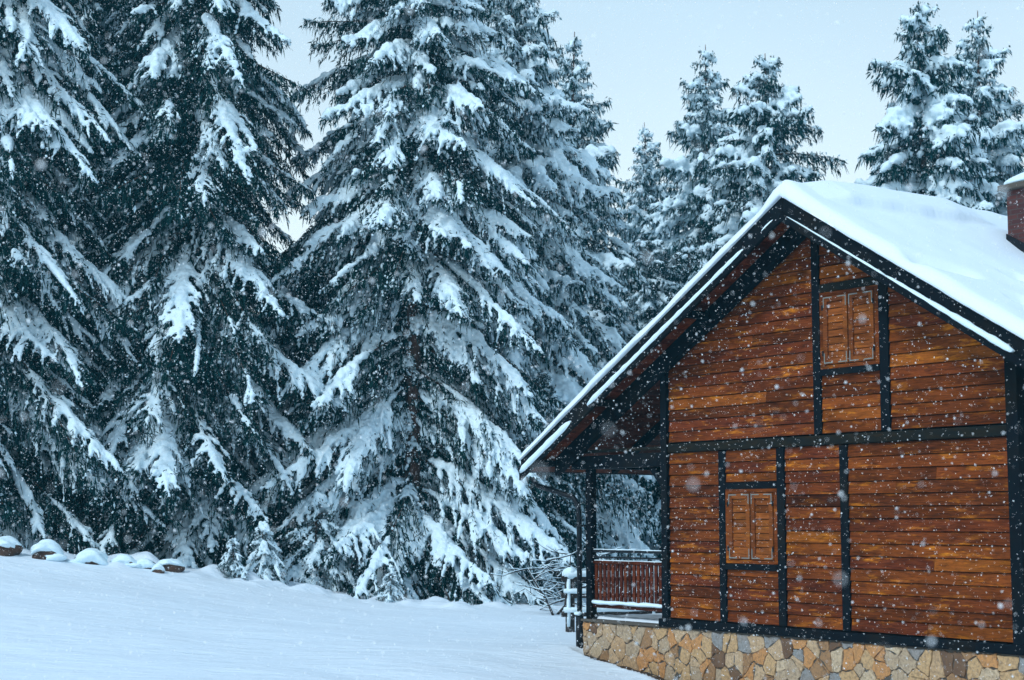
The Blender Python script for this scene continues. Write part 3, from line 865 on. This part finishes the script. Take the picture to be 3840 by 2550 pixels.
# porch frame
part('porch_post', M['black'], -2.0, -1.865, .0, .12, -.006, 2.37)
part('porch_post', M['black'], -1.985, -1.80, 5.2, 5.4, -.006, 2.37)
part('porch_post', M['black'], -1.985, -1.80, 9.2, 9.4, -.006, 2.37)
part('porch_beam', M['black'], -2.35, -.07, -.02, .20, 2.372, 2.58)
part('porch_beam', M['black'], -1.985, -1.78, .202, DEEP-1, 2.374, 2.585)
part('porch_beam', M['belt'], -3.0, -.07, -.06, -.022, 2.62, 2.67)
# braces
for a_, b_ in (((-.07, 1.95), (-.40, 2.36)),):
    m = MB(); m.prism([(a_[0], a_[1]+V0), (a_[0], a_[1]+.10+V0), (b_[0]+.08, b_[1]+V0), (b_[0]-.06, b_[1]+V0)][::-1], .03, .12); m.build('brace', M['black'], root)

# railing
part('handrail', M['metal'], -1.865, -.066, .03, .07, 1.045, 1.085, bevel=.004)
part('handrail', M['metal'], -1.865, -.066, .035, .065, .955, .985, bevel=.004)
m = MB(); m.tube([(-1.85+i*.0895, .05, 1.093+V0+random.uniform(-.003, .003)) for i in range(20)], [random.uniform(.010, .020) for _ in range(20)], 6, sq=.7); m.build('rail_snow', M['tree_snow'], root, smooth=True)
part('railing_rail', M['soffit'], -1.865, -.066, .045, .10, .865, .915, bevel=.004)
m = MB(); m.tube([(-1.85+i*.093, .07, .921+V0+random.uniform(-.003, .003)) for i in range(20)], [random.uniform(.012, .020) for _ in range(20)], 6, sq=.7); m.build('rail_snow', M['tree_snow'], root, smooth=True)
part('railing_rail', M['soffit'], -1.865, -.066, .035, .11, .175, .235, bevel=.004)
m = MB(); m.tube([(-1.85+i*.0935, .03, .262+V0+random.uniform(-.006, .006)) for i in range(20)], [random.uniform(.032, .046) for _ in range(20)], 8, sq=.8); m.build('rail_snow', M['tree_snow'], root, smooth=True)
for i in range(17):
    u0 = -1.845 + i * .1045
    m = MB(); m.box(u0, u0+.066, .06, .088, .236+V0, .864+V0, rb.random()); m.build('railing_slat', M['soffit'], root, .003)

# roof deck, soffit planks, rafters
m = MB()
for (x0, x1) in ((EL, AP), (AP, ER)):
    zt0, zt1 = z_top(x0) if x0 != AP else TOPV, z_top(x1) if x1 != AP else TOPV
    zb = .16
    m.prism([(x0, zt0-zb), (x1, zt1-zb), (x1, zt1-.004), (x0, zt0-.004)], -OH+.05, DEEP, .2)
m.build('roof', M['black'], root)
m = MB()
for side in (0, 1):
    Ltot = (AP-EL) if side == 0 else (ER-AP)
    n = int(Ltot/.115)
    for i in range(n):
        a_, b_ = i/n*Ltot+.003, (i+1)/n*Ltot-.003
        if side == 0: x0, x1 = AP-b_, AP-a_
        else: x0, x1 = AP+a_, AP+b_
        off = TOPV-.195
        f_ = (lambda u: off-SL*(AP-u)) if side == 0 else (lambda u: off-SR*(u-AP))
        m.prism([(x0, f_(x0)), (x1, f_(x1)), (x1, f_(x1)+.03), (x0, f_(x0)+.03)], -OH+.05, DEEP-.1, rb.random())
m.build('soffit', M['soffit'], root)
# rafters seen from below on the porch side, plus the one against the gable wall
def rafter(w0, w1, x0, x1, dz0, dz1, side=0):
    m = MB()
    if side == 0: g0 = lambda u: TOPV-SL*(AP-u)
    else: g0 = lambda u: TOPV-SR*(u-AP)
    m.prism([(x0, g0(x0)-dz1), (x1, g0(x1)-dz1), (x1, g0(x1)-dz0), (x0, g0(x0)-dz0)], w0, w1)
    return m.build('rafter', M['black'], root, .004)
rafter(-.20, -.08, -2.55, AP-.002, .197, .47); rafter(-.20, -.08, AP+.002, 8.3, .197, .47, 1)
for w0 in (1.1, 2.3, 3.5, 4.7, 5.9, 7.1, 8.3):
    rafter(w0, w0+.10, -2.7, -.02, .197, .34)
for u0 in (-2.55, -.95, 1.15):
    m = MB(); zt = TOPV-SL*(AP-u0)-.20; m.box(u0-.07, u0+.07, -OH+.06, -.201, zt-.13, zt-.03); m.build('purlin', M['black'], root, .004)

# two-stepped barge boards
def barge(side, d0, d1, w0, w1, name='barge_board', mat='black'):
    x0, x1 = (EL, AP-.001) if side == 0 else (AP+.001, ER)
    g0 = (lambda u: TOPV-SL*(AP-u)) if side == 0 else (lambda u: TOPV-SR*(u-AP))
    m = MB(); m.prism([(x0, g0(x0)-d1), (x1, g0(x1)-d1), (x1, g0(x1)-d0), (x0, g0(x0)-d0)], w0, w1)
    return m.build(name, M[mat], root, .004)
for s_ in (0, 1):
    barge(s_, 0.0, .262, -OH, -OH+.045)
    barge(s_, .235, .345, -OH-.055, -OH-.002)
m = MB(); m.box(EL-.03, EL-.002, -OH, DEEP, z_top(EL)-.20, z_top(EL)+.0); m.build('eave_board', M['black'], root, .004)
# snow lying on the lower ledge
def ledge(side, x0, x1, r0, r1):
    g0 = (lambda u: TOPV-SL*(AP-u)) if side == 0 else (lambda u: TOPV-SR*(u-AP))
    n = max(5, int(abs(x1-x0)/.09)); pts = []; rad = []
    for i in range(n+1):
        t_ = i/n; u = x0+(x1-x0)*t_; r_ = (r0+(r1-r0)*t_)*random.uniform(.85, 1.15)
        if i in (0, n): r_ *= .6
        pts.append((u, -OH-.03, g0(u)-.235+r_*.35)); rad.append(r_)
    m = MB(); m.tube(pts, rad, 10, sq=1.0); m.build('ledge_snow', M['tree_snow'], root, smooth=True)
ledge(0, 2.42, -1.10, .036, .052); ledge(0, -1.55, EL+.03, .06, .065); ledge(0, 3.02, 2.80, .022, .026); ledge(0, 2.36, 2.75, .012, .008)
ledge(1, AP+.12, 5.0, .010, .020); ledge(1, 5.0, 6.9, .022, .048); ledge(1, 7.1, 8.4, .04, .05)

# gutter and drainpipe
m = MB(); m.tube([(EL-.09, -OH+.02, z_top(EL)-.16), (EL-.09, DEEP, z_top(EL)-.16)], .055, 10); m.build('gutter', M['metal'], root, smooth=True)
m = MB(); m.tube([(-2.98, -.35, 2.24+V0), (-2.90, -.3, 2.12+V0), (-2.45, -.15, 1.99+V0), (-2.22, -.08, 1.92+V0), (-2.13, -.05, 1.80+V0), (-2.10, -.05, 1.6+V0), (-2.10, -.05, .02+V0)], .042, 12)
m.build('drainpipe', M['metal'], root, smooth=True)
m = MB(); m.tube([(-2.10, -.05, .05+V0), (-2.10, -.05, -.6+V0)], .062, 14); m.build('drainpipe', M['metal'], root, smooth=True)
V, Fc = blob(1, 77, 3, .2, (.07, .06, .035)); V += np.array([-2.11, -.08, .07+V0]); link('rail_snow', nmesh('rail_snow', V, Fc, smooth=True), M['tree_snow'], root)
for v_ in (.55, 1.45):
    m = MB(); m.box(-2.15, -1.99, -.10, .02, v_+V0, v_+.03+V0); m.build('pipe_clamp', M['metal'], root)

# snow blanket on the roof
us = np.unique(np.concatenate([EL-.05 + np.array([0, .004, .012, .025, .045, .07, .10, .14]), np.linspace(EL+.12, AP-.5, 60), np.linspace(AP-.5, AP+1.1, 150), np.linspace(AP+1.1, ER, 90), ER+.05 - np.array([0, .01, .03, .06, .1])]))
w0_ = -OH-.045
ws = np.unique(np.concatenate([w0_ + np.array([0, .003, .01, .022, .04, .065, .10, .14, .19, .25]), np.linspace(w0_+.3, 4.5, 260), np.linspace(4.5, DEEP, 40)]))
UU, WW = np.meshgrid(us, ws)
hl = TOPV - SL*(AP-UU); hr = TOPV - SR*(UU-AP)
kx = .10
base = -kx*np.log(np.exp(-(hl-TOPV)/kx)+np.exp(-(hr-TOPV)/kx)) + TOPV + kx*math.log(2)*np.exp(-((UU-AP)/.25)**2)*.9
right = UU > AP
T = np.where(right, .205, .165) + .07*(vnoise(UU*.9, WW*.7, 1)-.5) + .025*(vnoise(UU*3, WW*3, 2)-.5)
# slipped seam below the ridge cap
seam = AP+.50+.012*np.sin(WW*9)+.05*(vnoise(WW*1.2, WW*0+3, 5)-.5) + .02*WW
on = np.clip((WW+.25)/.5, 0, 1)*np.clip((3.2-WW)/.8, 0, 1)
d = UU-seam
T = T + on*(.16/(1+np.exp(np.clip(d/.022, -30, 30)))*np.exp(-np.clip(-d, 0, 9)/.9) - .06*np.exp(-np.clip(d, 0, 9)/.16)*(d >= 0))
T = T + .05*np.exp(-((UU-AP)/.35)**2)
# dents
for (uc, wc, a_, b_, dp, rt) in ((5.50, -.15, .42, .14, .20, .45), (5.62, 1.15, .18, .10, .15, 0), (6.35, .28, .16, .10, .15, 0), (6.9, .9, .2, .12, .08, 0), (7.2, -.1, .15, .1, .08, 0)):
    du_, dw_ = UU-uc, WW-wc
    p_ = du_*math.sin(rt)+dw_*math.cos(rt); q_ = du_*math.cos(rt)-dw_*math.sin(rt)
    T -= dp*np.exp(-((p_/a_)**4+(q_/b_)**2))
# heap against the chimney
T += .10*np.exp(-(((UU-4.2)/.35)**2+((WW-2.9)/.8)**2))
e1 = np.clip((WW-w0_)/.13, 0, 1); e2 = np.clip((UU-(EL-.05))/.11, 0, 1); e3_ = np.clip((ER+.05-UU)/.11, 0, 1)
rnd = np.sqrt(1-(1-e1)**2)*np.sqrt(1-(1-e2)**2)*np.sqrt(1-(1-e3_)**2)
hh = base + .004 + np.maximum(T, .03)*rnd
sag = -.035*(1-e1)
nU, nW = len(us), len(ws)
idx = np.arange(nU*nW).reshape(nW, nU)
F1 = np.stack([idx[:-1, :-1], idx[:-1, 1:], idx[1:, 1:], idx[1:, :-1]], -1).reshape(-1, 4)
WE = WW + (1-e1)*(.05*(vnoise(UU*2.3, UU*0+2, 3)-.6) + .02*(vnoise(UU*9, UU*0+5, 4)-.5))
hh = hh + (e1 > 0)*(1-e1)*.03*(vnoise(UU*3.1, UU*0+7, 6)-.5)*rnd
Vt = np.stack([UU, WE, hh], -1).reshape(-1, 3)
def lowb(u): return np.where(u < AP, TOPV-SL*(AP-u), TOPV-SR*(u-AP)) + .003
Vb = np.stack([UU, WW, np.broadcast_to(lowb(UU), UU.shape)], -1).reshape(-1, 3)
nn = nU*nW
F2 = F1[:, ::-1] + nn
ring = np.concatenate([idx[0, :], idx[1:, -1], idx[-1, -2::-1], idx[-2:0:-1, 0]])
rn = np.roll(ring, -1)
F3 = np.stack([ring, ring+nn, rn+nn, rn], -1)
link('roof_snow', nmesh('roof_snow', np.concatenate([Vt, Vb]), [F1, F2, F3], smooth=True), M['snow'], root)

# chimney on the right slope
cu0, cu1, cw0, cw1 = 4.40, 5.45, 2.58, 3.25
m = MB(); m.box(cu0, cu1, cw0, cw1, 4.6+V0, 6.17+V0); ch = m.build('chimney', M['brick'], root)
m = MB(); m.box(cu0-.09, cu1+.09, cw0-.09, cw1+.09, 6.172+V0, 6.25+V0); m.build('cap', M['mortar'], ch, .01)
V, Fc = blob(1, 5, 4, .08, ((cu1-cu0)/2+.13, (cw1-cw0)/2+.13, .17)); V = np.sign(V)*np.abs(V)
V[:, 2] = np.where(V[:, 2] < 0, V[:, 2]*.25, V[:, 2]); V[:, 0] = np.clip(V[:, 0]*1.15, -.66, .66); V += np.array([(cu0+cu1)/2, (cw0+cw1)/2, 6.27+V0])
link('snow_cap', nmesh('snow_cap', V, Fc, smooth=True), M['tree_snow'], ch)
m = MB()
zb0 = TOPV-SR*(cu0-AP); zb1 = TOPV-SR*(cu1-AP)
m.prism([(cu0-.02, zb0+.02), (cu1+.02, zb1), (cu1+.02, zb1+.34), (cu0-.02, zb0+.36)], cw0-.02, cw1+.02); m.build('flashing', M['metal'], ch)

# ------------------------------------------------------------------ falling snow
def snowfall():
    r = np.random.default_rng(99)
    P = []
    # even fall through the air between the camera and the trees (a wedge wider than the view)
    def fill(y0, y1, dens, smin, smax):
        vol = (1.05 * .80 / 3) * (y1**3 - y0**3)
        n = int(vol * dens)
        y = (y0**3 + r.random(n) * (y1**3 - y0**3)) ** (1/3)
        x = y * r.uniform(-.42, .42, n); z = CAM_H + y * (.11 + r.uniform(-.32, .32, n))
        ok = z > .02
        return np.stack([x, y, z], -1)[ok], (smin + (smax-smin) * r.random(n) ** 3)[ok]
    out = [fill(1.6, 7, 11, .0020, .0080), fill(7, 16, 24, .0018, .0070), fill(16, 26, 19, .0023, .0070), fill(26, 36, 6, .0030, .0065)]
    Pp = np.concatenate([o[0] for o in out]); sz = np.concatenate([o[1] for o in out])
    # keep flakes out of the house
    du = (Pp[:, 0]-CO.x)*Ud.x + (Pp[:, 1]-CO.y)*Ud.y; dw = (Pp[:, 0]-CO.x)*Wd.x + (Pp[:, 1]-CO.y)*Wd.y
    ok = ~((dw > -.03) & (du > 0) & (du < 6.5))
    Pp = Pp[ok]; sz = sz[ok]; n = len(Pp)
    o6 = np.array([[1, 0, 0], [-1, 0, 0], [0, 1, 0], [0, -1, 0], [0, 0, 1], [0, 0, -1.]])
    ax = r.uniform(.5, 1.3, (n, 1, 3)); ax[:, :, 2] *= 1.25
    q = r.normal(0, .45, (n, 3, 3)) + np.eye(3)
    q, _ = np.linalg.qr(q)
    V = Pp[:, None, :] + np.einsum('nij,nkj->nki', q, o6[None] * ax * sz[:, None, None])
    f8 = np.array([[0, 2, 4], [2, 1, 4], [1, 3, 4], [3, 0, 4], [2, 0, 5], [1, 2, 5], [3, 1, 5], [0, 3, 5]])
    Fx = (f8[None] + (np.arange(n) * 6)[:, None, None]).reshape(-1, 3)
    o = link('snowfall', nmesh('snowfall', V.reshape(-1, 3), Fx, smooth=True), M['flake'])
    tag(o, 'white flakes of falling snow filling the air in front of the cabin', 'snowflakes', kind='stuff')
    print('flakes', n)
snowfall()

# ------------------------------------------------------------------ haze
HAZE = .0012
m = MB(); m.box(-70, 70, -3, 130, -2.2, 34)
hz = m.build('haze', None)
k = NT('snowy_air'); k.t.nodes.remove(k.b)
pv = k.t.nodes.new('ShaderNodeVolumePrincipled')
pv.inputs['Color'].default_value = (.18, .70, .92, 1); pv.inputs['Density'].default_value = HAZE; pv.inputs['Anisotropy'].default_value = .2
k.L(pv.outputs[0], k.t.nodes['Material Output'].inputs['Volume'])
hz.data.materials.append(k.m)
tag(hz, 'pale blue snowy air in front of the far trees', 'haze', kind='stuff')
print('polys', sum(len(o.data.polygons) for o in S.objects if o.type == 'MESH'), 'unique', sum(len(me.polygons) for me in bpy.data.meshes))
